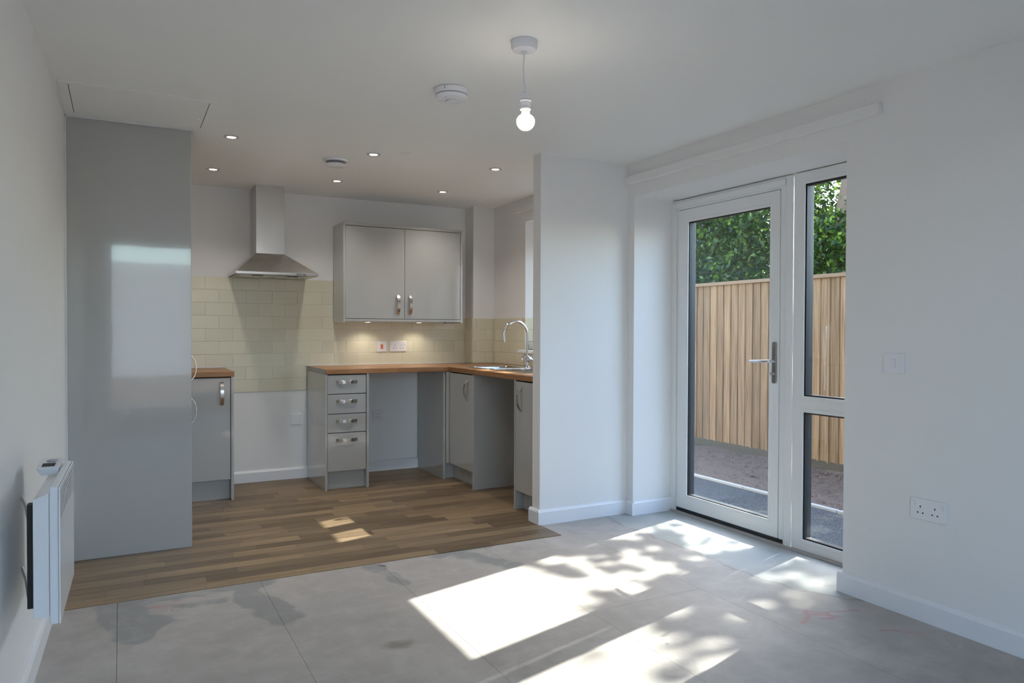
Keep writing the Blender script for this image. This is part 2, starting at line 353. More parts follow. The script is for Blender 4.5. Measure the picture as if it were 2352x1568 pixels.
M_bark = paint('rough_bark', (.22, .15, .11), .95, .8, .1, 20)
def emis(name, col, s):
    t = NT(name); t.b.inputs['Emission Color'].default_value = col; t.b.inputs['Emission Strength'].default_value = s; t.b.inputs['Base Color'].default_value = (.8, .8, .8, 1); return t.m
M_bulb = emis('bulb_glow', (1, .90, .76, 1), 20); M_spotl = emis('downlight_glow', (1, .82, .62, 1), 9); M_under = emis('under_cabinet_lamp_glow', (1, .88, .70, 1), 2.5)

# ------------------------------------------------------------------ constants of the room
C = 2.3; XR = 2.955; YB = 6.05; YREAR = -.75; XF = 3.28; XOUT = 3.352
def XL(y): return -.249-.024*(4.394-y) if y < 4.394 else -.249
ZW, ZWB = .9126, .8746
YV = 3.65

# ------------------------------------------------------------------ shell
# floor: bare boards 0.6 m wide with open joints on a slab
fl = struct('floor', MB().box(-.45, YREAR-.27, -.12, XOUT, YB+.1, -.022), M_slab)
xs = [-.618, -.018, .585, 1.176, 1.77, 2.388, 3.0]
ends = {0: [1.3, 3.7], 1: [.3, 3.66], 2: [1.2, 3.68], 3: [0.1, 3.72], 4: [.2, 2.595, 5.0], 5: [1.2, 4.0]}
for i in range(6):
    x0, x1 = xs[i], xs[i+1]
    if i == 0: x0 = -.42
    if i == 5: x1 = XF+.05
    es = [YREAR-.1]+ends[i]+[YB]
    for a, b in zip(es, es[1:]):
        mb = MB(); g = .0006
        mb.box(x0+g, a+g, -.022, x1-g, b-g, 0)
        mb.build('floor_panel', M_floor, fl)
# kitchen vinyl: narrow wood strips
vin = tag(thing('vinyl_flooring', (1.2, 4.9, 0), 'brown oak-look strip flooring covering the kitchen end of the room', 'flooring'))
row = 0; y = YV; rw = .0875; r2 = random.Random(3); nplank = 0
while y < YB-.001:
    y1 = min(y+rw, YB); x = XL(y); first = True
    xe = 2.285 if y < 3.99 else XR
    while x < xe-.001:
        ln = r2.choice([.33, .42, .5, .66]) if not first else r2.uniform(.1, .5); first = False
        x1 = min(x+ln, xe)
        if xe-x1 < .06: x1 = xe
        # cells hidden beneath units are one plain strip
        MB().box(x+.0004, y+.0004, 0, x1-.0004, y1-.0004, .0032).build('plank', M_plank, vin); nplank += 1
        x = x1
    y = y1; row += 1
struct('ceiling', MB().box(-.45, YREAR-.27, C, XOUT+.25, YB+.12, C+.2), M_ceil)
wlm = MB(); ys_ = [YREAR-.27, YB+.12]
wlm.prism([(XL(YREAR-.27), YREAR-.27), (XL(4.394), 4.394), (-.249, YB+.1), (-.50, YB+.1), (-.60, YREAR-.27)], 0, C, 'Z')
wall_left = struct('wall_left', wlm, M_wall)
wb = struct('wall_back', MB().box(-.5, YB, -.1, XOUT, YB+.12, C), M_wall)
# right (outside) wall with patio door and kitchen window openings
D1, D2, ZH = 3.843, 2.262, 2.079     # door opening far / near / head
K1, K2, KZ0, KZ1 = 5.30, 4.06, 1.046, 2.105
mb = MB(); slab(mb, 'X', XR, XOUT, [YREAR-.27, D2, D1, K2, K1, YB+.1], [-.12, -.03, KZ0, KZ1, ZH, C], [(D2, D1, -.03, ZH), (K2, K1, KZ0, KZ1)])
wr = struct('wall_right', mb, M_wall)
struct('wall_exterior', slab(MB(), 'X', XOUT+.0005, XOUT+.018, [YREAR-3, D2-.0, D1+.0, K2, K1, YB+3], [-.12, .0, KZ0, KZ1, ZH, 2.6], [(D2, D1, -.0, ZH), (K2, K1, KZ0, KZ1)]), M_ext)
# wall behind the camera with a wide window
R0, R1, RZ0, RZ1 = -.16, 1.75, .2, 2.25
struct('wall_rear', slab(MB(), 'Y', YREAR-.25, YREAR, [-.6, R0, R1, XOUT], [-.1, RZ0, RZ1, C], [(R0, R1, RZ0, RZ1)]), M_wall)
# partition stub
struct('wall_partition', MB().box(2.29, 3.915, 0, XR+.01, 4.007, C), M_wall)
# boxed-in pipe in the far corner
struct('wall_boxing', MB().box(2.751, 5.879, 0, XR+.01, YB+.01, C), M_wall)

def base_prof(depth=.018, h=.0915): return [(0, 0), (depth, 0), (depth, h-.014), (depth-.006, h-.004), (.006, h), (0, h)]
def baseboard(name, a, b, n, z0=0):
    """a,b: ends on the wall plane, n: outward normal"""
    a, b, n = Vector((*a, z0)), Vector((*b, z0)), Vector((*n, 0)); vs = []; pr = base_prof()
    for e in (a, b):
        for d, h in pr: vs.append(e+n*d+Vector((0, 0, h)))
    k = len(pr); fs = [tuple(range(k))[::-1], tuple(range(k, 2*k))]+[(i, (i+1) % k, (i+1) % k+k, i+k) for i in range(k)]
    return struct(name, MB().add(vs, fs), M_trim)
baseboard('baseboard_back', (.70, YB), (1.335, YB), (0, -1))
baseboard('baseboard_appliance_bay', (1.672, YB), (2.292, YB), (0, -1))
baseboard('baseboard_partition_front', (2.272, 3.915), (XR, 3.915), (0, -1))
baseboard('baseboard_partition_end', (2.29, 3.9152), (2.29, 4.025), (-1, 0))
baseboard('baseboard_right_far', (XR, D1-.018), (XR, 3.897), (-1, 0))
baseboard('baseboard_reveal_far', (XR, D1), (XF-.002, D1), (0, -1))
baseboard('baseboard_right_near', (XR, YREAR), (XR, D2+.018), (-1, 0))
baseboard('baseboard_reveal_near', (XR, D2), (XF-.002, D2), (0, 1))
baseboard('baseboard_left', (XL(YREAR), YREAR), (XL(4.39), 4.385), (1, 0))

# curtain battens, painted over
struct('trim_1', MB().box(XR-.026, 2.086, 2.163, XR, 3.915, 2.213), M_wall, .002)
struct('trim_2', MB().box(XR-.026, 4.02, 2.192, XR, 5.46, 2.240), M_wall, .002)
struct('trim_3', MB().box(XR-.06, 4.02, KZ0-.024, XF-.06, K1+.02, KZ0), M_trim, .003)   # kitchen window board

# ------------------------------------------------------------------ splashback tiles
PX, PZ = .1975, .09975; G = .0012
TT = .007
def tiles(parent, spans, rows, place, off):
    """rows: list of (z0,z1,row index); spans per row (a0,a1); place(mb,a0,a1,z0,z1)"""
    for z0, z1, ri in rows:
        a0, a1 = spans
        j0 = off+(PX/2 if ri % 2 == 0 else 0); k = math.floor((a0-j0)/PX); a = j0+k*PX
        while a < a1-1e-4:
            s0, s1 = max(a, a0), min(a+PX, a1)
            if s1-s0 > .008:
                mb = MB(); place(mb, s0+G, s1-G, z0+G, z1-G); mb.build('tile', M_tile, parent, .0015, segs=1)
            a += PX
rowsz = [(1.6115-PZ*(k+1), 1.6115-PZ*k, k+1) for k in range(9)]
onback = lambda mb, a0, a1, z0, z1: mb.box(a0, YB-TT, z0, a1, YB-.0005, z1)
MB().box(-.249, YB-.005, ZW, 1.5498, YB, 1.611).build('grout', M_grout, wb)
MB().box(.70, YB-.005, .714, 1.335, YB, ZW).build('grout', M_grout, wb)
MB().box(1.5498, YB-.005, ZW, 2.751, YB, 1.311).build('grout', M_grout, wb)
tiles(wb, (.10, 1.5498), rowsz[:7], onback, .5695)
tiles(wb, (.702, 1.333), rowsz[7:], onback, .5695)
tiles(wb, (1.5498, 2.744), rowsz[3:7], onback, .5695)
wbx = bpy.data.objects['wall_boxing']
tiles(wbx, (5.882, 6.043), rowsz[3:7], lambda mb, a0, a1, z0, z1: mb.box(2.751-TT, a0, z0, 2.7505, a1, z1), 5.882-.12)
tiles(wbx, (2.745, 2.948), rowsz[3:7], lambda mb, a0, a1, z0, z1: mb.box(a0, 5.879-TT, z0, a1, 5.8785, z1), 2.745-.07)
MB().box(2.751-.004, 5.879-.004, ZW, 2.952, 5.8785, 1.311).build('grout', M_grout, wbx)
MB().box(2.751-.004, 5.879, ZW, 2.7508, YB-.006, 1.311).build('grout', M_grout, wbx)
onright = lambda mb, a0, a1, z0, z1: mb.box(XR-TT, a0, z0, XR-.0005, a1, z1)
tiles(wr, (K1, 5.872), rowsz[3:7], onright, 5.872-.05)
MB().box(XR-.004, K1, ZW, XR, 5.875, 1.311).build('grout', M_grout, wr)
tiles(wr, (4.02, K1), [(ZW, KZ0-.025, 7)], onright, 5.872-.05)
# tiled window reveal
tiles(wr, (XR-.006, XF-.065), [(KZ0, 1.1122, 6), (1.1122, 1.2119, 5), (1.2119, 1.311, 4)], lambda mb, a0, a1, z0, z1: mb.box(a0, K1-TT, z0, a1, K1-.0005, z1), XR-.02)
MB().box(-.249, YB-.010, ZW, .70, YB-.004, ZW+.006).build('sealant_bead', M_seal, wb)
MB().box(1.335, YB-.012, ZW, 2.751, YB-.004, ZW+.006).build('sealant_bead', M_seal, wb)

# ------------------------------------------------------------------ kitchen units
def bow(parent, o, along, out, wdir, ln=.160, w=.025, name='handle', label=None):
    o, along, out = Vector(o), Vector(along), Vector(out); pts = []
    n = 14
    for k in range(n+1):
        s = k/n*2-1
        h = .030*(1-abs(s)**2.6)+.001
        pts.append(o+along*(s*ln/2)+out*h)
    mb = MB(); mb.strap(pts, w, .004, wdir)
    h = mb.build(name, M_nickel, parent, .0008, True, 1)
    return h
def panel(mb_args, name, parent, mat=None, bevel=.0012): return MB().box(*mb_args).build(name, mat or M_gloss, parent, bevel)
# tall housing, end panel toward camera, doors facing right
th = thing('tall_housing', (.05, 4.7, 0), 'floor-to-ceiling glossy blue-grey tall cabinet beside the left wall', 'cabinet')
panel((-.243, 4.394, .0035, .344, 4.412, 2.294), 'end_panel', th)
panel((-.243, 4.414, .15, .322, 4.99, 2.28), 'carcass', th, M_carc)
panel((-.24, 4.414, .0035, .27, 4.99, .148), 'plinth', th, M_gloss)
panel((-.243, 4.994, .0035, .344, 5.012, 2.294), 'far_end_panel', th)
for i, (z0, z1, hz) in enumerate(((.155, .868, .750), (.874, 2.27, .990))):
    d = panel((.323, 4.416, z0, .342, 4.990, z1), 'door', th)
    bow(d, (.342, 4.470, hz), (0, 0, 1), (1, 0, 0), (0, 1, 0), .150)
MB().box(-.2485, 4.388, .004, -.243, 4.397, 2.299).box(-.2485, 4.388, 2.294, .344, 4.397, 2.2995).build('sealant_bead', M_seal, th)

def end_panel(parent, a, name='end_panel'): return panel(a, name, parent)
# left base unit
lb = thing('base_unit', (.55, 5.75, 0), 'narrow grey gloss base unit with one door left of the hob gap', 'cabinet')
panel((.682, 5.465, .0035, .700, 6.031, ZWB), 'end_panel', lb)
panel((.09, 5.49, .15, .681, 6.031, ZWB), 'carcass', lb, M_carc)
d = panel((.385, 5.472, .152, .679, 5.489, .866), 'door', lb); bow(d, (.622, 5.472, .757), (0, 0, 1), (0, -1, 0), (1, 0, 0))
panel((.09, 5.472, .152, .381, 5.489, .866), 'filler_panel', lb)
panel((.09, 5.53, .0035, .681, 5.548, .148), 'plinth', lb, M_gloss)
w1 = tag(MB().box(-.243, 5.452, ZWB, .703, 6.038, ZW).build('worktop', M_topx, None, .004), 'short oak-block worktop on the left base unit beside the tall cabinet', 'worktop')
# drawer unit
du = thing('drawer_unit', (1.5, 5.75, 0), 'grey gloss unit with four drawers right of the hob gap', 'cabinet')
panel((1.335, 5.440, .0035, 1.353, 6.031, ZWB), 'end_panel', du)
panel((1.652, 5.440, .0035, 1.670, 6.031, ZWB), 'end_panel', du)
panel((1.354, 5.476, .15, 1.651, 6.031, ZWB), 'carcass', du, M_carc)
panel((1.354, 5.50, .0035, 1.651, 5.518, .148), 'plinth', du, M_gloss)
for z0, z1 in ((.7265, .866), (.578, .7215), (.4355, .573), (.146, .4305)):
    dr = panel((1.356, 5.448, z0, 1.649, 5.466, z1), 'drawer', du)
    bow(dr, (1.500, 5.448, z1-.052), (1, 0, 0), (0, -1, 0), (0, 0, 1))
# grey edging over the worktop end
wt = tag(MB().box(1.3365, 5.434, ZWB, 2.326, 6.038, ZW).build('worktop', M_topx, None, .004), 'oak-block worktop running along the back wall over the drawers', 'worktop')
MB().box(1.3335, 5.436, ZWB-.0005, 1.3362, 6.030, ZW-.001).build('edging_strip', M_matt, wt)
# right run: sink worktop pieces round the sink cut-out
SX0, SX1, SY0, SY1 = 2.435, 2.875, 4.36, 5.36
wt2 = slab(MB(), 'Z', ZWB, ZW, [2.326, SX0, SX1, 2.946], [4.009, SY0, SY1, 5.434], [(SX0, SX1, SY0, SY1)])
w2 = tag(wt2.build('worktop', M_topy, None, .004), 'oak-block worktop holding the steel sink under the kitchen window', 'worktop')
MB().prism([(2.3262, 5.4342), (2.946, 5.4342), (2.946, 5.868), (2.742, 5.868), (2.742, 6.038), (2.3262, 6.038)], ZWB, ZW).build('corner_section', M_topy, w2, .001)
# sink base unit (end panel faces the camera)
su = thing('sink_base_unit', (2.6, 5.2, 0), 'grey gloss one-door base unit in the corner, between the two empty bays', 'cabinet')
panel((2.332, 4.977, .0035, 2.945, 4.995, ZWB), 'end_panel', su)
d = panel((2.334, 4.997, .135, 2.352, 5.425, .866), 'door', su); bow(d, (2.334, 5.085, .746), (0, 0, 1), (-1, 0, 0), (0, 1, 0))
MB().lathe([(.008, 0), (.008, .003), (.004, .0035)], (0, 0, 0), 16, 'X').build('lock_cap', M_nickel, d)
bpy.data.objects['lock_cap'].location = Vector((2.3305, 5.085, .584))-Vector(su.location)
panel((2.354, 4.997, .15, 2.93, 5.43, .70), 'carcass', su, M_carc)
panel((2.395, 4.997, .0035, 2.413, 5.507, .133), 'plinth', su, M_gloss)
panel((2.292, 5.462, .0035, 2.310, 6.031, ZWB), 'bay_panel', su)
MB().box(2.311, 5.440, .135, 2.352, 5.458, ZWB-.002).build('corner_post', M_gloss, su, .001)
panel((2.312, 5.49, .0035, 2.3945, 5.508, .133), 'plinth', su, M_gloss)
# unit beyond the bay, partly behind the partition
ru = thing('base_unit', (2.6, 4.17, 0), 'grey gloss base unit half hidden behind the white partition end', 'cabinet')
panel((2.332, 4.314, .0035, 2.93, 4.332, ZWB), 'end_panel', ru)
d = panel((2.334, 4.03, .135, 2.352, 4.311, .866), 'door', ru); bow(d, (2.334, 4.235, .752), (0, 0, 1), (-1, 0, 0), (0, 1, 0))
panel((2.354, 4.03, .15, 2.93, 4.312, .66), 'carcass', ru, M_carc)
panel((2.395, 4.03, .0035, 2.413, 4.312, .133), 'plinth', ru, M_gloss)

# wall cabinet
wc = thing('wall_cabinet', (2.06, 5.88, 1.266), 'grey gloss two-door wall cabinet hung above the tiled splashback', 'cabinet')
CX0, CX1, CY, CZ0, CZ1 = 1.5498, 2.579, 5.727, 1.2658, 2.058
panel((CX0, CY, CZ0, CX0+.018, YB-.008, CZ1), 'side_panel', wc); panel((CX1-.018, CY, CZ0, CX1, YB-.008, CZ1), 'side_panel', wc)
panel((CX0+.018, CY+.002, CZ1-.022, CX1-.018, YB-.002, CZ1-.001), 'top_panel', wc); panel((CX0+.018, CY+.002, CZ0+.008, CX1-.018, YB-.008, CZ0+.028), 'bottom_panel', wc)
panel((CX0+.019, CY+.024, CZ0+.03, CX1-.019, YB-.009, CZ1-.023), 'carcass', wc, M_carc)
for x0, x1, hx in ((CX0+.0205, 2.0600, 2.002), (2.0630, CX1-.0205, 2.107)):
    d = panel((x0, CY+.004, CZ0+.0315, x1, CY+.022, CZ1-.0255), 'door', wc); bow(d, (hx, CY+.004, 1.413), (0, 0, 1), (0, -1, 0), (1, 0, 0))
for x in (1.80, 2.25):
    l = MB().lathe([(.030, 0), (.030, -.003), (.026, -.005)], (x, 5.90, CZ0+.008), 24).build('cabinet_light', M_nickel, wc)
    MB().lathe([(.022, 0), (.022, -.001)], (x, 5.90, CZ0+.0032), 24).build('lens', M_under, l)
MB().box(2.46, 5.80, CZ0-.002, 2.53, 5.86, CZ0+.008).build('light_driver', M_matt, wc)
for x in (1.80, 2.25):
    ld = bpy.data.lights.new('cabinet_spot', 'SPOT'); ld.energy = 1.8; ld.color = (1, .9, .75); ld.spot_size = math.radians(135); ld.spot_blend = .8; ld.shadow_soft_size = .02
    lo = bpy.data.objects.new('cabinet_spot', ld); COL.objects.link(lo); lo.parent = wc; lo.location = Vector((x, 5.90, CZ0-.004))-Vector(wc.location)

# cooker hood
hd = thing('cooker_hood', (1.03, 5.8, 1.61), 'brushed steel chimney cooker hood above the tiled hob gap', 'extractor hood')
hx0, hx1, hy0, hy1 = .735, 1.325, 5.60, YB-.008
kx0, kx1, ky0 = .903, 1.112, 5.79
zt0, zt1, zc = 1.612, 1.629, 1.782
mb = MB()
mb.add([(hx0, hy0, zt0), (hx1, hy0, zt0), (hx1, hy1, zt0), (hx0, hy1, zt0), (hx0, hy0, zt1), (hx1, hy0, zt1), (hx1, hy1, zt1), (hx0, hy1, zt1)], [(0,1,5,4), (1,2,6,5), (2,3,7,6), (3,0,4,7)])
mb.add([(hx0, hy0, zt1), (hx1, hy0, zt1), (hx1, hy1, zt1), (hx0, hy1, zt1), (kx0, ky0, zc), (kx1, ky0, zc), (kx1, hy1, zc), (kx0, hy1, zc)], [(0,1,5,4), (1,2,6,5), (2,3,7,6), (3,0,4,7), (4,5,6,7)])
mb.build('canopy', M_steel, hd, .001)
MB().box(hx0-.0015, hy0-.003, zt0, hx1+.0015, hy0, zt1+.001).build('front_strip', M_steel, hd, .0008)
mb = MB().box(kx0, ky0, zc, kx1, hy1, C-.0005); mb.build('chimney', M_steelv, hd, .0015)
MB().box(hx0+.01, hy0+.012, zt0-.001, hx1-.01, hy1-.01, zt0+.003).build('underside', M_steel, hd)
for x in (hx0+.05, (hx0+hx1)/2+.01):
    mb = MB().box(x, hy0+.07, zt0-.004, x+.22, hy1-.08, zt0-.001); f_ = mb.build('grease_filter', M_sink, hd, .001)
    MB().box(x+.07, hy0+.075, zt0-.008, x+.15, hy0+.088, zt0-.004).build('filter_catch', M_dark, f_)
for k in range(5):
    x = hx0+.432+k*.0148
    MB().lathe([(.0042, 0), (.0042, -.003)], (x, hy0-.003, (zt0+zt1)/2), 12, 'Y').build('button', M_dark, hd)

# sink + tap
sk = thing('sink', (2.655, 4.86, ZW), 'stainless steel inset sink with drainer set into the window worktop', 'sink')
def loft(mb, rings):
    n = len(rings[0]); vs = [p for r in rings for p in r]; fs = []
    for j in range(len(rings)-1):
        for i in range(n):
            a, b = j*n+i, j*n+(i+1) % n; fs.append((a, b, b+n, a+n))
    fs.append(tuple((len(rings)-1)*n+i for i in range(n))); return mb.add(vs, fs)
def ring(x0, y0, x1, y1, r, z): return [(a, b, z) for a, b in rrect(x0, y0, x1, y1, r)]
zs = ZW+.0035; ym = 4.972; e = .012
mb = MB()
loft(mb, [ring(SX0-e, ym, SX1+e, SY1+e, .012, ZW+.0004), ring(SX0-e+.002, ym, SX1+e-.002, SY1+e-.002, .012, zs), ring(SX0+.03, ym+.03, SX1-.09, SY1-.03, .05, zs), ring(SX0+.036, ym+.036, SX1-.096, SY1-.036, .05, zs-.008), ring(SX0+.05, ym+.05, SX1-.11, SY1-.05, .06, zs-.14), ring(SX0+.09, ym+.09, SX1-.15, SY1-.09, .04, zs-.155)])
mb.build('bowl', M_sink, sk, 0, True)
mb = MB()
loft(mb, [ring(SX0-e, SY0-e, SX1+e, ym, .012, ZW+.0004), ring(SX0-e+.002, SY0-e+.002, SX1+e-.002, ym, .012, zs), ring(SX0+.03, SY0+.03, SX1-.03, ym-.02, .03, zs), ring(SX0+.034, SY0+.034, SX1-.034, ym-.024, .03, zs-.010)])
mb.build('drainer', M_sink, sk, 0, True)
for k in range(6):
    x = SX0+.08+k*.052
    MB().tube([(x, ym-.06, zs-.009), (x, ym-.08, zs-.006), (x, SY0+.09, zs-.006), (x, SY0+.07, zs-.009)], .004, 8).build('drainer_rib', M_sink, sk, 0, True)
MB().lathe([(.038, 0), (.038, .003), (.03, .004), (.012, .002)], ((SX0+SX1)/2-.03, 5.12, zs-.154), 24).build('waste', M_chrome, sk, 0, True)
tp = thing('kitchen_tap', (2.83, 4.985, ZW+.0036), 'chrome swan-neck mixer tap with cross-head handles standing behind the sink', 'tap')
bx, by, bz = 2.80, 4.985, ZW+.0036
# tap stands on the rear rim of the sink
MB().lathe([(.026, 0), (.026, .006), (.019, .012), (.019, .075), (.016, .083), (.0125, .09)], (bx, by, bz), 24).build('body', M_chrome, tp, 0, True)
pts = [(bx, by, bz+.07), (bx, by, bz+.13), (bx, by, bz+.19), (bx, by, bz+.255)]
R = .105; 
for k in range(1, 17):
    a = k/16*math.radians(188); pts.append((bx-R+R*math.cos(a), by, bz+.255+R*math.sin(a)))
pts.append((pts[-1][0]+.003, by, pts[-1][2]-.04))
MB().tube(pts, .0105, 14).build('spout', M_chrome, tp, 0, True)
for s in (-1, 1):
    ax = Vector((0, s*.86, .5)).normalized(); c0 = Vector((bx, by, bz+.045))
    v = MB().tube([c0, c0+ax*.030, c0+ax*.032, c0+ax*.05], [.0135, .0135, .010, .010], 16).build('valve', M_chrome, tp, 0, True)
    c1 = c0+ax*.058; u1 = Vector((1, 0, 0)); u2 = ax.cross(u1)
    h = MB(); d1 = (u1+u2).normalized(); d2 = (u1-u2).normalized()
    h.tube([c1-d1*.030, c1-d1*.012, c1+d1*.012, c1+d1*.030], [.0045, .006, .006, .0045], 10); h.tube([c1-d2*.030, c1-d2*.012, c1+d2*.012, c1+d2*.030], [.0045, .006, .006, .0045], 10)
    h.tube([c0+ax*.046, c0+ax*.064], .011, 14); h.build('cross_handle', M_chrome, v, 0, True)

# ------------------------------------------------------------------ sockets, switches
def plate(name, o, u, n, w, h, label, cat):
    M = frameM(o, u, (0, 0, 1), n); t = thing(name, o, label, cat)
    MB(M).prism(rrect(-w/2, -h/2, w/2, h/2, .004, 3), 0, .009, 'Y').build('faceplate', M_plast, t, .0025)
    return t, M
def pins(t, M, cx_, cz_, s=1):
    MB(M).box(cx_-.0022*s, .0085, cz_+.006, cx_+.0022*s, .0097, cz_+.0145).build('pin_hole', M_dark, t)
    for q in (-1, 1): MB(M).box(cx_+q*.011-.0034, .0085, cz_-.0175, cx_+q*.011+.0034, .0097, cz_-.0125).build('pin_hole', M_dark, t)
def rocker(t, M, cx_, cz_, w=.009, h=.016, mat=None, name='rocker'):
    MB(M).box(cx_-w/2-.0008, .0086, cz_-h/2-.0008, cx_+w/2+.0008, .0093, cz_+h/2+.0008).build('rocker_gap', M_grey, t)
    MB(M).add([(cx_-w/2, .009, cz_-h/2), (cx_+w/2, .009, cz_-h/2), (cx_+w/2, .009, cz_+h/2), (cx_-w/2, .009, cz_+h/2), (cx_-w/2, .0135, cz_-h/2), (cx_+w/2, .0135, cz_-h/2), (cx_+w/2, .0102, cz_+h/2), (cx_-w/2, .0102, cz_+h/2)],
        [(0,3,2,1),(4,5,6,7),(0,1,5,4),(1,2,6,5),(2,3,7,6),(3,0,4,7)]).build(name, mat or M_plast, t, .0006)
def double(o, u, n, label):
    t, M = plate('double_socket', o, u, n, .150, .088, label, 'socket')
    for q in (-1, 1): pins(t, M, q*.031, .0); rocker(t, M, q*.060, .021)
    return t
double((2.111, YB-TT, 1.066), (1, 0, 0), (0, -1, 0), 'white double socket on the cream tiles under the wall cabinet')
double((XR, 1.8545, .466), (0, -1, 0), (-1, 0, 0), 'white double socket low on the right-hand wall')
t, M = plate('cooker_switch', (1.9645, YB-TT, 1.065), (1, 0, 0), (0, -1, 0), .087, .088, 'white cooker switch with an orange rocker on the cream tiles', 'switch'); rocker(t, M, 0, 0, .019, .036, M_orange)
t, M = plate('blank_plate', (1.248, YB, .483), (1, 0, 0), (0, -1, 0), .088, .088, 'white blank outlet plate on the wall in the hob gap', 'outlet plate')
for q in (-1, 1): MB(M).lathe([(.003, .0085), (.003, .0098)], (q*.030, 0, -.012), 10, 'Y').build('screw', M_nickel, t)
t, M = plate('single_socket', (1.928, YB, .479), (1, 0, 0), (0, -1, 0), .088, .092, 'white single socket low on the wall inside the appliance bay', 'socket'); pins(t, M, 0, 0); rocker(t, M, .026, .026)
t, M = plate('light_switch', (XR, 2.0145, 1.0705), (0, -1, 0), (-1, 0, 0), .094, .086, 'white square light switch beside the patio door', 'switch'); rocker(t, M, 0, 0, .016, .034)

# ------------------------------------------------------------------ ceiling fittings
pl = thing('pendant_lamp', (1.352, 2.44, C), 'lit bare bulb hanging on a short white flex from the ceiling', 'lamp')
px, py = 1.352, 2.44
MB().lathe([(.050, 0), (.050, -.022), (.044, -.034), (.012, -.038), (.007, -.046)], (px, py, C), 40).build('ceiling_rose', M_plast, pl, 0, True)
MB().tube([(px, py, C-.04), (px-.003, py, C-.09), (px-.002, py, C-.14), (px+.004, py, C-.17), (px+.006, py, C-.192)], .0032, 8).build('flex', M_plast, pl, 0, True)
lh = MB().lathe([(.005, 0), (.014, -.006), (.017, -.014), (.018, -.030), (.0205, -.031), (.0205, -.036), (.019, -.037), (.0185, -.062), (.0200, -.063), (.0200, -.068), (.017, -.069), (.015, -.069)], (px+.006, py, 2.111), 32).build('lamp_holder', M_plast, pl, 0, True)
MB().lathe([(.0212, -.0315), (.0212, -.0335)], (px+.006, py, 2.111), 32).build('ring', M_grey, lh)
mb = MB(); prof = [(.014, -.066), (.014, -.070), (.0165, -.074), (.0165, -.087)]
b_ = mb.lathe(prof, (px+.007, py, 2.111), 32).build('bulb_collar', M_plast, pl, 0, True)
prof = [(.0165, -.087)]+[(.0345*math.sin(math.radians(a)), -.112+.0345*math.cos(math.radians(a))*(.86 if a < 90 else .98)) for a in range(32, 179, 8)]+[(.001, -.1458)]
MB().lathe(prof, (px+.007, py, 2.111), 32).build('bulb_globe', M_bulb, pl, 0, True)

sm = thing('smoke_alarm', (1.33, 3.08, C), 'round white smoke alarm on the ceiling left of the pendant bulb', 'smoke alarm')
c0 = (1.33, 3.08, C)
MB().lathe([(.068, 0), (.076, -.003), (.075, -.024), (.073, -.027)], c0, 48).build('base', M_plast, sm, 0, True)
MB().lathe([(.0715, -.026), (.0715, -.0335)], c0, 48).build('vent_band', M_grey, sm)
MB().lathe([(.073, -.0325), (.0735, -.036), (.066, -.046), (.050, -.050), (.03, -.0515)], c0, 48).build('cover', M_plast, sm, 0, True)
MB().lathe([(.021, -.050), (.021, -.056)], c0, 32).build('sensor_ring', M_grey, sm)
for k in range(12):
    a = k/12*2*PI; MB(Matrix.Translation(c0) @ Matrix.Rotation(a, 4, 'Z')).box(.0205, -.002, -.0575, .026, .002, -.048).build('sensor_rib', M_plast, sm)
MB().lathe([(.025, -.0555), (.024, -.059), (.017, -.0605)], c0, 32).build('test_button', M_plast, sm, 0, True)
for dx in (-.030, -.025): MB().lathe([(.0018, -.0500), (.0018, -.0525)], (c0[0]+dx-.012, c0[1]-.03, C+.002), 8).build('indicator', M_dark, sm)
for z in (-.009, -.016): MB().lathe([(.0022, 0), (.0022, .0015)], (c0[0]-.055, c0[1]-.0525, C+z), 8, 'Y').build('indicator', M_dark, sm)

ev = thing('extract_vent', (1.225, 4.71, C), 'round white extract vent on the kitchen ceiling near the hood', 'vent')
c0 = (1.225, 4.71, C)
MB().lathe([(.080, 0), (.082, -.004), (.074, -.013), (.060, -.015), (.058, -.004)], c0, 48).build('collar', M_plast, ev, 0, True)
MB().lathe([(.046, -.002), (.046, -.030)], c0, 32).build('throat', M_grey, ev)
MB().lathe([(.064, -.028), (.071, -.033), (.062, -.040), (.03, -.044), (.004, -.045)], c0, 48).build('valve_disc', M_plast, ev, 0, True)
bd = thing('blanking_disc', (1.557, 4.329, C), 'small flat white blanking disc in the ceiling beside a downlight', 'ceiling plate')
MB().lathe([(.034, 0), (.034, -.003), (.030, -.0045)], (1.557, 4.329, C), 32).build('disc', M_ceil, bd, 0, True)
MB().lathe([(.003, -.0042), (.003, -.0052)], (1.557, 4.329, C), 10).build('screw', M_grey, bd)

spots = [(.559, 4.437, 'recessed downlight nearest the tall grey cabinet, front row'), (.561, 5.386, 'recessed downlight left of the hood chimney, back row'),
         (1.393, 4.445, 'recessed downlight between the extract vent and the blanking disc'), (1.405, 5.366, 'recessed downlight right of the hood chimney, back row'),
         (2.246, 4.451, 'recessed downlight nearest the partition end, front row'), (2.249, 5.379, 'recessed downlight in front of the wall cabinet, back row')]
dl = thing('downlight', (spots[0][0], spots[0][1], C), spots[0][2], 'downlight', 'recessed downlights in the kitchen ceiling')
c0 = (spots[0][0], spots[0][1], C)
n = 32; prof = [(.0245, -.0005), (.0255, -.004), (.031, -.006), (.041, -.004), (.043, 0)]
vs = []; fs = []
for r_, h in prof:
    for i in range(n): a = 2*PI*i/n; vs.append((c0[0]+r_*math.cos(a), c0[1]+r_*math.sin(a), c0[2]+h))
for j in range(len(prof)-1):
    for i in range(n): a, b = j*n+i, j*n+(i+1) % n; fs.append((a, b, b+n, a+n))
MB().add(vs, fs).build('trim_ring', M_grey2, dl, 0, True)
MB().lathe([(.0245, -.0008), (.0245, -.0016)], c0, 32).build('lens', M_spotl, dl)
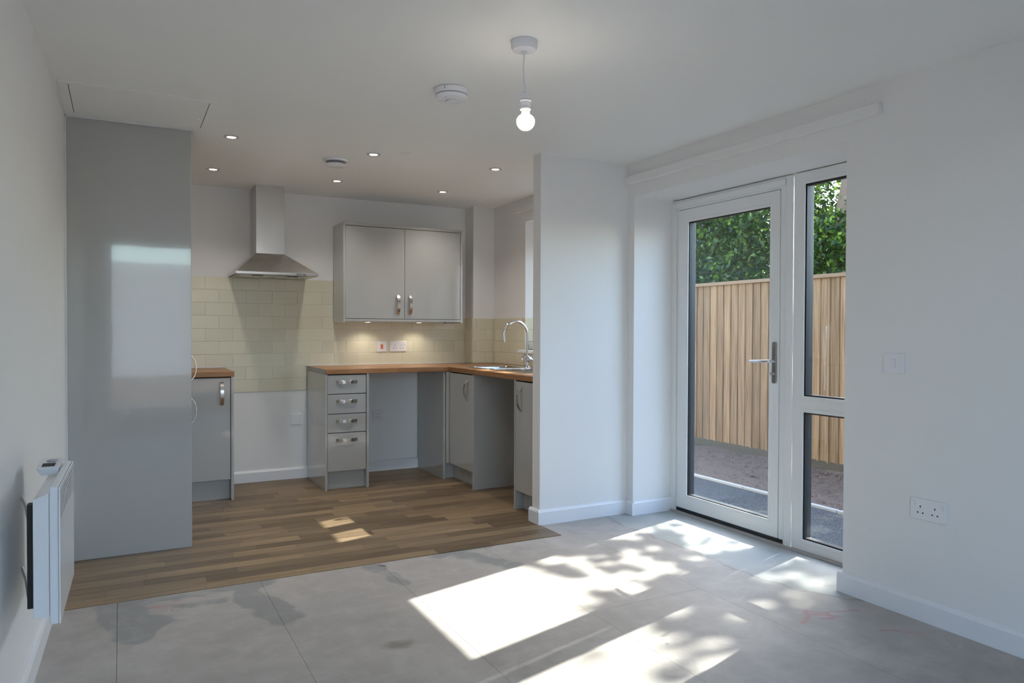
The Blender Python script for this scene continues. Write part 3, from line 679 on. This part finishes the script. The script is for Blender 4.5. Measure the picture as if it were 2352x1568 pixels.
def addspot(root):
    ld = bpy.data.lights.new('downlight_beam', 'SPOT'); ld.energy = 9.5; ld.color = (1, .95, .88); ld.spot_size = math.radians(125); ld.spot_blend = .9; ld.shadow_soft_size = .03
    lo = bpy.data.objects.new('downlight_beam', ld); COL.objects.link(lo); lo.parent = root; lo.location = (0, 0, -.012)
roots = [dl]
for x, y, lab in spots[1:]: roots.append(dup(dl, (x, y, C), lab))
for r_ in roots: addspot(r_)

# loft / service hatch flush in the ceiling above the tall cabinet
ht = thing('ceiling_hatch', (.09, 4.08, C), 'flush white access hatch in the ceiling in front of the tall cabinet', 'hatch')
fr = slab(MB(), 'Z', C-.004, C-.0002, [-.243, -.205, .386, .416], [3.785, 3.822, 4.325, 4.362], [(-.205, .386, 3.822, 4.325)]); fr.build('frame', M_ceil, ht, .001)
MB().box(-.202, 3.826, C-.0035, .383, 4.321, C-.0003).build('hatch_door', M_ceil, ht, .001)
MB().lathe([(.006, -.003), (.006, -.0050)], (.362, 4.14, C), 16).build('lock_cap', M_plast, ht)
MB().box(-.204, 3.8225, C-.0012, .385, 3.8255, C-.0004).box(.3835, 3.823, C-.0012, .3855, 4.325, C-.0004).box(-.2045, 3.823, C-.0012, -.2025, 4.325, C-.0004).build('shadow_gap', M_dark, ht)

# ------------------------------------------------------------------ panel heater
hy0, hy1 = 2.43, 2.90; HX0, HX1 = -.154, -.144
def hp(y, off=0): return HX0+(HX1-HX0)*(y-hy0)/(hy1-hy0)-off
hr = thing('panel_heater', (-.2, 2.66, .37), 'white electric panel heater mounted low on the left wall', 'heater')
def skew(mb, y0, y1, o0, o1, z0, z1): return mb.add([(hp(y0, o0), y0, z0), (hp(y0, o1), y0, z0), (hp(y1, o1), y1, z0), (hp(y1, o0), y1, z0), (hp(y0, o0), y0, z1), (hp(y0, o1), y0, z1), (hp(y1, o1), y1, z1), (hp(y1, o0), y1, z1)], [(0,3,2,1),(4,5,6,7),(0,1,5,4),(1,2,6,5),(2,3,7,6),(3,0,4,7)])
skew(MB(), hy0, hy1, 0, .004, .369, .757).build('front_panel', M_heater, hr, .0015)
skew(MB(), hy0+.002, hy1-.002, .0045, .0270, .367, .760).build('front_tray', M_heater, hr, .006, segs=3)
mb = MB(); y0, y1 = hy0+.004, hy1-.004
mb.add([(hp(y, o), y, z) for y in (y0, y1) for o, z in ((.0275, .390), (.066, .390), (.066, .726), (.0275, .742))], [(0,1,2,3), (7,6,5,4), (0,4,5,1), (1,5,6,2), (2,6,7,3), (3,7,4,0)])
mb.build('body', M_heater, hr, .002)
cb = MB().add([(hp(2.86, .03), 2.86, .745), (hp(2.86, .075), 2.86, .745), (hp(2.72, .075), 2.72, .745), (hp(2.72, .03), 2.72, .745), (hp(2.87, .026), 2.87, .775), (hp(2.87, .088), 2.87, .775), (hp(2.71, .088), 2.71, .770), (hp(2.71, .026), 2.71, .770)], [(0,3,2,1),(4,5,6,7),(0,1,5,4),(1,2,6,5),(2,3,7,6),(3,0,4,7)]).build('control_box', M_heater, hr, .002)
MB().lathe([(.016, 0), (.015, .003)], (hp(2.82, .055), 2.82, .7742), 20).build('dial', M_grey, cb, 0, True)
MB().add([(hp(2.735, .04), 2.735, .7715), (hp(2.735, .075), 2.735, .7715), (hp(2.775, .075), 2.775, .773), (hp(2.775, .04), 2.775, .773), (hp(2.735, .04), 2.735, .7735), (hp(2.735, .075), 2.735, .7735), (hp(2.775, .075), 2.775, .7750), (hp(2.775, .04), 2.775, .7750)], [(0,3,2,1),(4,5,6,7),(0,1,5,4),(1,2,6,5),(2,3,7,6),(3,0,4,7)]).build('display', M_dark, cb)
mb = MB()
for i in range(22):
    for j in range(6):
        y = hy0+.018+i*.0205; z = .738-j*.0135; x = hp(y)
        mb.add([(x+.0006, y-.0055, z-.0024), (x+.0006, y+.0055, z-.0024), (x+.0006, y+.0055, z+.0024), (x+.0006, y-.0055, z+.0024)], [(0,1,2,3)])
tag(mb.build('vent_slots', M_grey, hr), kind='stuff')
MB().box(-.2405, 2.50, .40, -.224, 2.54, .70).build('wall_bracket', M_dark, hr, .002)
for z in (.43, .66): MB().tube([(-.238, 2.52, z), (-.262, 2.70, z), (XL(2.84)+.0005, 2.84, z)], .005, 8).build('bracket_arm', M_nickel, hr, 0, True)

# ------------------------------------------------------------------ patio door with sidelight
dr_ = sroot('door_1', (XF+.03, 3.05, 0))
XI, XO = XF, XF+.07
def rect_frame(mb, x0, x1, ya, yb, za, zb, t_l, t_r, t_b, t_t):
    """frame in the y-z plane; ya<yb"""
    mb.add([], []); return slab(mb, 'X', x0, x1, [ya, ya+t_l, yb-t_r, yb], [za, za+t_b, zb-t_t, zb], [(ya+t_l, yb-t_r, za+t_b, zb-t_t)])
# outer frame of door (white inside, anthracite outside)
for nm, x0, x1, mt in (('outer_frame', XI, XI+.038, M_upvc), ('outer_frame_exterior', XI+.0382, XO, M_anth)):
    mb = MB(); slab(mb, 'X', x0, x1, [2.865, 2.932, 3.787, D1], [0, .012, 2.006, ZH-.006], [(2.932, 3.787, .012, 2.006)]); mb.build(nm, mt, dr_, .002)
MB().box(XI-.012, 3.800, .0, XI, D1, 2.058).box(XI-.012, 2.895, 2.022, XI, 3.800, 2.058).build('frame_bead', M_upvc, dr_, .004)
MB().box(XI-.010, 2.842, .0, XI+.002, 2.886, 2.070).build('coupling_post', M_upvc, dr_, .003)
lf = slab(MB(), 'X', XI-.006, XI+.030, [2.935, 2.998, 3.692, 3.784], [.034, .124, 1.922, 2.003], [(2.998, 3.692, .124, 1.922)]).build('door_leaf', M_upvc, dr_, .003)
slab(MB(), 'X', XI+.0302, XI+.062, [2.935, 3.000, 3.690, 3.784], [.034, .128, 1.920, 2.003], [(3.000, 3.690, .128, 1.920)]).build('door_leaf_exterior', M_anth, dr_, .002)
slab(MB(), 'X', XI-.008, XI-.002, [2.985, 3.003, 3.687, 3.706], [.110, .129, 1.917, 1.936], [(3.003, 3.687, .129, 1.917)]).build('glazing_bead', M_upvc, lf, .002)
MB().box(XI+.012, 2.992, .118, XI+.026, 3.698, 1.928).build('glass_pane', M_glass, lf)
slab(MB(), 'X', XI+.004, XI+.034, [2.994, 3.006, 3.684, 3.696], [.120, .133, 1.913, 1.926], [(3.006, 3.684, .133, 1.913)]).build('gasket', M_gasket, lf)
MB().box(XI-.004, 2.90, .012, XI+.05, 3.79, .033).build('threshold_gap', M_gasket, dr_)
MB().box(XI-.030, D2+.0, -.001, XI+.06, D1-.0, .011).build('threshold', M_conc, dr_, .002)
# handle
hz = 1.028; hy = 2.925
hM = frameM((XI-.006, hy+.035, hz), (0, -1, 0), (0, 0, 1), (-1, 0, 0))
hl = MB(hM).prism([(a, b) for a, b in rrect(-.014, -.118, .014, .118, .0138, 6)], 0, .010, 'Y').build('handle_plate', M_silver, lf, .002, True)
MB(hM).tube([(0, .008, .008), (0, .035, .008), (-.006, .046, .008), (-.03, .05, .0075), (-.125, .048, .004), (-.145, .045, .003)], [.009, .009, .009, .0085, .0075, .007], 12).build('lever', M_chrome, hl, 0, True)
for z in (.102, -.102): MB(hM).lathe([(.0045, .009), (.0045, .0115)], (0, 0, z), 12, 'Y').build('screw', M_chrome, hl)
MB(hM).lathe([(.0085, .009), (.0085, .013)], (0, 0, -.062), 16, 'Y').build('cylinder_lock', M_nickel, hl)
MB(hM).add([(x, y, z) for x in (-.0012, .0012) for y, z in ((.012, -.067), (.012, -.057), (.024, -.054), (.036, -.052), (.042, -.062), (.036, -.072), (.024, -.070))], [(0,1,2,3,4,5,6), (13,12,11,10,9,8,7)]+[(i, (i+1) % 7, (i+1) % 7+7, i+7) for i in range(7)]).build('key', M_nickel, hl)
# sidelight
def sidef(x0, x1, mat, nm, g=0):
    return slab(MB(), 'X', x0, x1, [D2+.002, 2.335+g, 2.768-g, 2.842], [.0, .070+g, .768-g, .852+g, 2.008-g, ZH-.006], [(2.335+g, 2.768-g, .070+g, .768-g), (2.335+g, 2.768-g, .852+g, 2.008-g)]).build(nm, mat, dr_, .003)
sf = sidef(XI, XI+.038, M_upvc, 'sidelight_frame'); sidef(XI+.0382, XO, M_anth, 'sidelight_frame_exterior', .002)
for z0, z1 in ((.066, .772), (.848, 2.012)):
    MB().box(XI+.016, 2.331, z0, XI+.030, 2.772, z1).build('glass_pane', M_glass, sf)
    slab(MB(), 'X', XI+.006, XI+.037, [2.334, 2.345, 2.758, 2.7685], [z0+.003, z0+.014, z1-.014, z1-.003], [(2.345, 2.758, z0+.014, z1-.014)]).build('gasket', M_gasket, sf)
    slab(MB(), 'X', XI-.003, XI+.004, [2.318, 2.337, 2.766, 2.785], [z0-.014, z0+.006, z1-.006, z1+.014], [(2.337, 2.766, z0+.006, z1-.006)]).build('glazing_bead', M_upvc, sf, .002)

MB().tube([(XI+.0145, 2.638, 1.235), (XI+.0145, 2.640, 1.16), (XI+.0145, 2.644, 1.05), (XI+.0145, 2.642, .95), (XI+.0145, 2.645, .895)], [.004, .0018, .0012, .0012, .0016], 6).build('paint_streak', M_plast, sf)
# kitchen window
k = sroot('window_1', (XF, 4.94, KZ0))
kx0, kx1 = XF-.06, XF+.0
kf = slab(MB(), 'X', kx0, kx1, [K2, 4.15, 4.54, 4.68, 4.88, 5.02, 5.19, K1], [KZ0, 1.13, 1.905, KZ1], [(4.15, 4.54, 1.13, 1.905), (4.68, 4.88, 1.13, 1.905), (5.02, 5.19, 1.13, 1.905)]).build('frame', M_upvc, k, .003)
for a, b in ((4.145, 4.545), (4.675, 4.885), (5.015, 5.195)): MB().box(kx0+.02, a, 1.125, kx0+.034, b, 1.91).build('pane', M_glass, kf)  # nearest pane is unseen, added to bring more sky light into the kitchen
# window behind the camera
k = sroot('window_2', (.8, YREAR-.15, RZ0))
kf = slab(MB(), 'Y', YREAR-.2, YREAR-.14, [R0, R0+.07, .76, .85, R1-.07, R1], [RZ0, RZ0+.07, RZ1-.07, RZ1], [(R0+.07, .76, RZ0+.07, RZ1-.07), (.85, R1-.07, RZ0+.07, RZ1-.07)]).build('frame', M_upvc, k, .003)
for a, b in ((R0+.065, .765), (.845, R1-.065)): MB().box(a, YREAR-.178, RZ0+.065, b, YREAR-.164, RZ1-.065).build('pane', M_glass, kf)
struct('trim_4', MB().box(R0-.04, YREAR-.14, RZ0-.025, R1+.04, YREAR+.04, RZ0), M_trim, .003)

# ------------------------------------------------------------------ outside
ZG = -.12
def grid(name, x0, x1, y0, y1, nx, ny, amp, mat, kind=None, z=ZG):
    xsg = np.linspace(x0, x1, nx); ysg = np.linspace(y0, y1, ny); vs = []
    from mathutils import noise as mn
    for yy in ysg:
        for xx in xsg: vs.append((xx, yy, z+amp*(mn.noise((xx*3, yy*3, 0))*.6+mn.noise((xx*17, yy*17, 3))*.4)))
    fs = [(j*nx+i, j*nx+i+1, (j+1)*nx+i+1, (j+1)*nx+i) for j in range(ny-1) for i in range(nx-1)]
    mb = MB(); mb.add(vs, fs); o = mb.build(name, mat, None, 0, True); o['kind'] = 'structure'; return o
grid('ground', -40, 60, -40, 60, 12, 12, 0, M_soil, z=ZG-.08)
grid('ground_soil_bed', 4.64, 6.3, -1, 13, 80, 500, .035, M_soil)
struct('ground_path', MB().box(XOUT+.1, -3, ZG-.07, 4.60, 13, ZG+.003), M_tar)
ed = tag(thing('path_edging', (4.62, 5, ZG), 'pale concrete edging strip between the tarmac path and the soil bed', 'edging'))
for i in range(15):
    y0 = -1.0+i*.915; MB().box(4.598, y0+.002, ZG-.07, 4.64, y0+.912, ZG+.022).build('edging_stone', M_conc, ed, .004)
struct('wall_reflection_backdrop', MB().box(-14, -16, -.3, 14, -15.8, 3.2), M_ext)  # unseen wall added to tone the window reflection in the tall panel
# soil clods
mb = MB(); rr = random.Random(5)
for i in range(1500):
    x = rr.uniform(4.66, 5.95); y = rr.uniform(2.2, 8.5); s = rr.choice([.006, .008, .012, .018]); h = s*rr.uniform(.5, .9)
    a = rr.uniform(0, 6); z = ZG+.004
    pts = [(x+s*math.cos(a+q*PI/2)*rr.uniform(.7, 1.2), y+s*math.sin(a+q*PI/2)*rr.uniform(.7, 1.2), z-.004) for q in range(4)]
    mb.add(pts+[(x, y, z+h)], [(0,1,4), (1,2,4), (2,3,4), (3,0,4)])
tag(mb.build('soil_clods', M_soil), 'loose brown clods and small stones scattered on the soil bed', 'soil', kind='stuff')
# fence
fe = thing('garden_fence', (6.0, 6, ZG), 'new pine feather-edge board fence across the garden behind the soil bed', 'fence')
y = 0.0; rr = random.Random(9)
bm_variants = []
pitch = .108
while y < 13:
    zt = 1.722+rr.uniform(-.004, .004); zb = -.055+rr.uniform(-.006, .006); o_ = rr.uniform(-.002, .002)
    # tapered board, thick edge overlapping the thin one beneath
    MB().prism([(6.0+o_, y), (5.984+o_, y+.001), (5.999+o_, y+.127), (6.008+o_, y+.127)], zb, zt, 'Z').build('board', M_fence, fe)
    y += pitch
for i in range(5):
    y0 = -.2+i*2.7; MB().box(5.955, y0, 1.722, 6.045, y0+2.698, 1.758).build('capping_rail', M_cap, fe, .003)
    MB().box(5.985, y0, ZG-.05, 6.015, y0+2.698, -.045).build('gravel_board', M_gravelb, fe, .002)
    MB().box(6.02, y0-.05, ZG-.1, 6.12, y0+.05, 1.72).build('post', M_cap, fe, .003)
for z in (.25, .85, 1.5): MB().box(6.02, -.2, z, 6.06, 13.3, z+.07).build('arris_rail', M_cap, fe, .002)

# foliage
def leaves(name, P, size, mat, parent, normal_bias=None, tone=None, kind='stuff', droop=.3):
    n = len(P)
    d = rng.normal(size=(n, 3)); d[:, 2] -= droop; d /= np.linalg.norm(d, axis=1)[:, None]
    nn = rng.normal(size=(n, 3))
    if normal_bias is not None: nn += np.array(normal_bias)
    s = np.cross(d, nn); s /= np.linalg.norm(s, axis=1)[:, None]; nn = np.cross(s, d)
    L = size*(.7+.6*rng.random(n))[:, None]; w = L*.21
    P = P-d*L*.5
    V = np.stack([P, P+d*L*.35+s*w, P+d*L+nn*L*-.12, P+d*L*.35-s*w, P+d*L*.75+s*w*.75-nn*L*.05, P+d*L*.75-s*w*.75-nn*L*.05], 1)
    V = V.reshape(-1, 3)
    off = np.zeros(3); p = parent
    while p is not None: off = off+np.array(p.location); p = p.parent
    V = V-off
    b = np.arange(n)*6
    F = np.stack([b, b+1, b+4, b+2, b+5, b+3], 1)
    me = bpy.data.meshes.new(name); me.vertices.add(n*6); me.vertices.foreach_set('co', V.astype(np.float32).ravel())
    me.loops.add(n*6); me.loops.foreach_set('vertex_index', F.astype(np.int32).ravel())
    me.polygons.add(n); me.polygons.foreach_set('loop_start', (np.arange(n)*6).astype(np.int32))
    me.update(calc_edges=True); me.validate()
    at = me.attributes.new('tone', 'FLOAT', 'POINT'); tv = np.repeat(rng.random(n)**1.7 if tone is None else tone, 6); at.data.foreach_set('value', tv.astype(np.float32))
    me.materials.append(mat); o = bpy.data.objects.new(name, me); COL.objects.link(o); o.parent = parent; o['kind'] = kind; return o
def hedge(label, y0, y1, x0, x1, ztop, n, size, cat='hedge', name='laurel_hedge', mat=M_leaf):
    h = thing(name, ((x0+x1)/2, (y0+y1)/2, ZG-.05), label, cat)
    # clustered points, denser toward the near face
    k = n//26
    c = np.stack([x0+(x1-x0)*rng.random(k)**1.6, y0+(y1-y0)*rng.random(k), -.1+(ztop+.1)*rng.random(k)**.8], 1)
    edge = np.array([math.sin(q*2.1)*.25+math.sin(q*5.3)*.15 for q in c[:, 1]]); c = c[c[:, 2] < ztop-.3+edge*.6+.6*(c[:, 0]-x0)]
    P = (c[:, None, :]+rng.normal(size=(len(c), 26, 3))*np.array([.13, .15, .15])).reshape(-1, 3)
    P = P[~((np.abs(P[:, 1]-6.9) < .38) & (P[:, 0] < 9.3) & (P[:, 2] > 2.75+.15*np.sin(P[:, 1]*17)))]
    leaves('foliage', P, size, mat, h)
    for q in range(int((y1-y0)/.8)):
        yy = y0+.3+q*.8; xx = (x0+x1)/2+random.uniform(-.2, .2); pts = [(xx, yy, ZG-.08)]
        for z in np.linspace(.3, ztop-.5, 7): pts.append((xx+random.uniform(-.15, .15), yy+random.uniform(-.2, .2), z))
        MB().tube(pts, [.05-.005*i for i in range(len(pts))], 8).build('stem', M_bark, h, 0, True)
    return h
hedge('dense dark laurel hedge rising above the left part of the fence', 7.95, 14, 8.6, 9.9, 3.7, 76000, .10)
hedge('lighter green hedge above the fence seen through the narrow sidelight', 4.4, 7.7, 8.6, 10.0, 3.8, 80000, .085, mat=M_leaf2)

# tall tree beyond the fence whose crown throws the dappled shade indoors
tr = thing('tall_tree', (9.0, 6.95, ZG-.05), 'brown trunk of a tall tree seen through the top of the sidelight', 'tree')
TX, TY = 9.0, 6.95
tpts = [(TX, TY, ZG-.08), (TX+.02, TY-.02, 1.2), (TX, TY, 2.5), (9.1, 6.8, 3.6), (9.5, 6.4, 4.9), (10.3, 5.8, 6.6)]
MB().tube(tpts, [.24, .19, .165, .15, .10, .05], 16).build('trunk', M_bark, tr, 0, True)
SUNV = np.array(SUN)
def smooth(a, b, x): t_ = np.clip((x-a)/(b-a), 0, 1); return t_*t_*(3-2*t_)
def vnoise(x, y, cell, seed):
    g = np.random.default_rng(seed).random((256, 256)); u, v = x/cell+40, y/cell+40
    i, j = np.floor(u).astype(int), np.floor(v).astype(int); a, b = u-i, v-j; a = a*a*(3-2*a); b = b*b*(3-2*b)
    return (g[i % 256, j % 256]*(1-a)+g[(i+1) % 256, j % 256]*a)*(1-b)+(g[i % 256, (j+1) % 256]*(1-a)+g[(i+1) % 256, (j+1) % 256]*a)*b
def spray(n, x0, x1, y0, y1, keepf, t0, t1, size, name):
    F = np.stack([rng.uniform(x0, x1, n), rng.uniform(y0, y1, n), np.zeros(n)], 1); F = F[keepf(F[:, 0], F[:, 1])]
    leaves(name, F+SUNV*rng.uniform(t0, t1, len(F))[:, None], size, M_leaf2, tr)
# low outer sprays, loosely leaved
def kA(x, y):
    r = .45*x-.9*y; q = .9*x+.45*y
    n_ = .55*vnoise(r, q, .085, 1)+.25*vnoise(x, y, .16, 2)+.2*vnoise(r, q, .045, 3)
    return n_ > np.interp(x+.25*(vnoise(x, y, .4, 5)-.5), [1.7, 1.85, 2.1, 2.5, 2.8, 3.1], [.9, .60, .57, .60, .65, .64])
spray(34000, 1.6, 3.6, 2.62, 4.05, kA, 6.0, 7.3, .062, 'crown')
# denser high crown, pierced by small gaps
hg = np.random.default_rng(11); nh = 110
hc = np.stack([hg.uniform(1.4, 3.6, nh), hg.uniform(.9, 2.8, nh), hg.uniform(.034, .058, nh)], 1)
def kB(x, y):
    open_ = np.zeros(len(x), bool)
    for a, b, r in hc: open_ |= ((x-a)**2*.45+(y-b)**2) < r*r
    open_ |= (.7*vnoise(x, y, .14, 8)+.3*vnoise(x, y, .07, 9)) > np.interp(x+.6*(y-2.0)*0, [1.4, 1.75, 2.1, 2.5, 3.6], [.12, .38, .62, .74, .74])
    return ~open_
spray(52000, 1.4, 3.7, .4, 2.66, kB, 9.3, 10.8, .065, 'crown')
spray(9000, 3.5, 7.0, -1.5, 7.5, lambda x, y: vnoise(x, y, .35, 12) > .5, 9.0, 11.0, .10, 'crown')
spray(5000, .7, 1.75, 3.45, 3.97, lambda x, y: x > 0, 9.0, 10.5, .10, 'crown')  # unseen leaves added to block sun through the nearest kitchen pane
for q in range(10):
    far = q % 2
    f0 = np.array([random.uniform(2.0, 2.9), random.uniform(1.7, 2.5) if far else random.uniform(2.75, 3.7), 0]); e_ = f0+SUNV*(random.uniform(9.6, 10.8) if far else random.uniform(6.0, 7.2))
    s_ = np.array(tpts[4]); mid = (s_+e_)/2+np.array([random.uniform(-.2, .2), random.uniform(-.2, .2), .1])
    pts = [s_, s_*.6+mid*.4, mid, mid*.45+e_*.55, e_]
    MB().tube([tuple(p) for p in pts], [.03, .022, .014, .009, .004], 7).build('branch', M_bark, tr, 0, True)
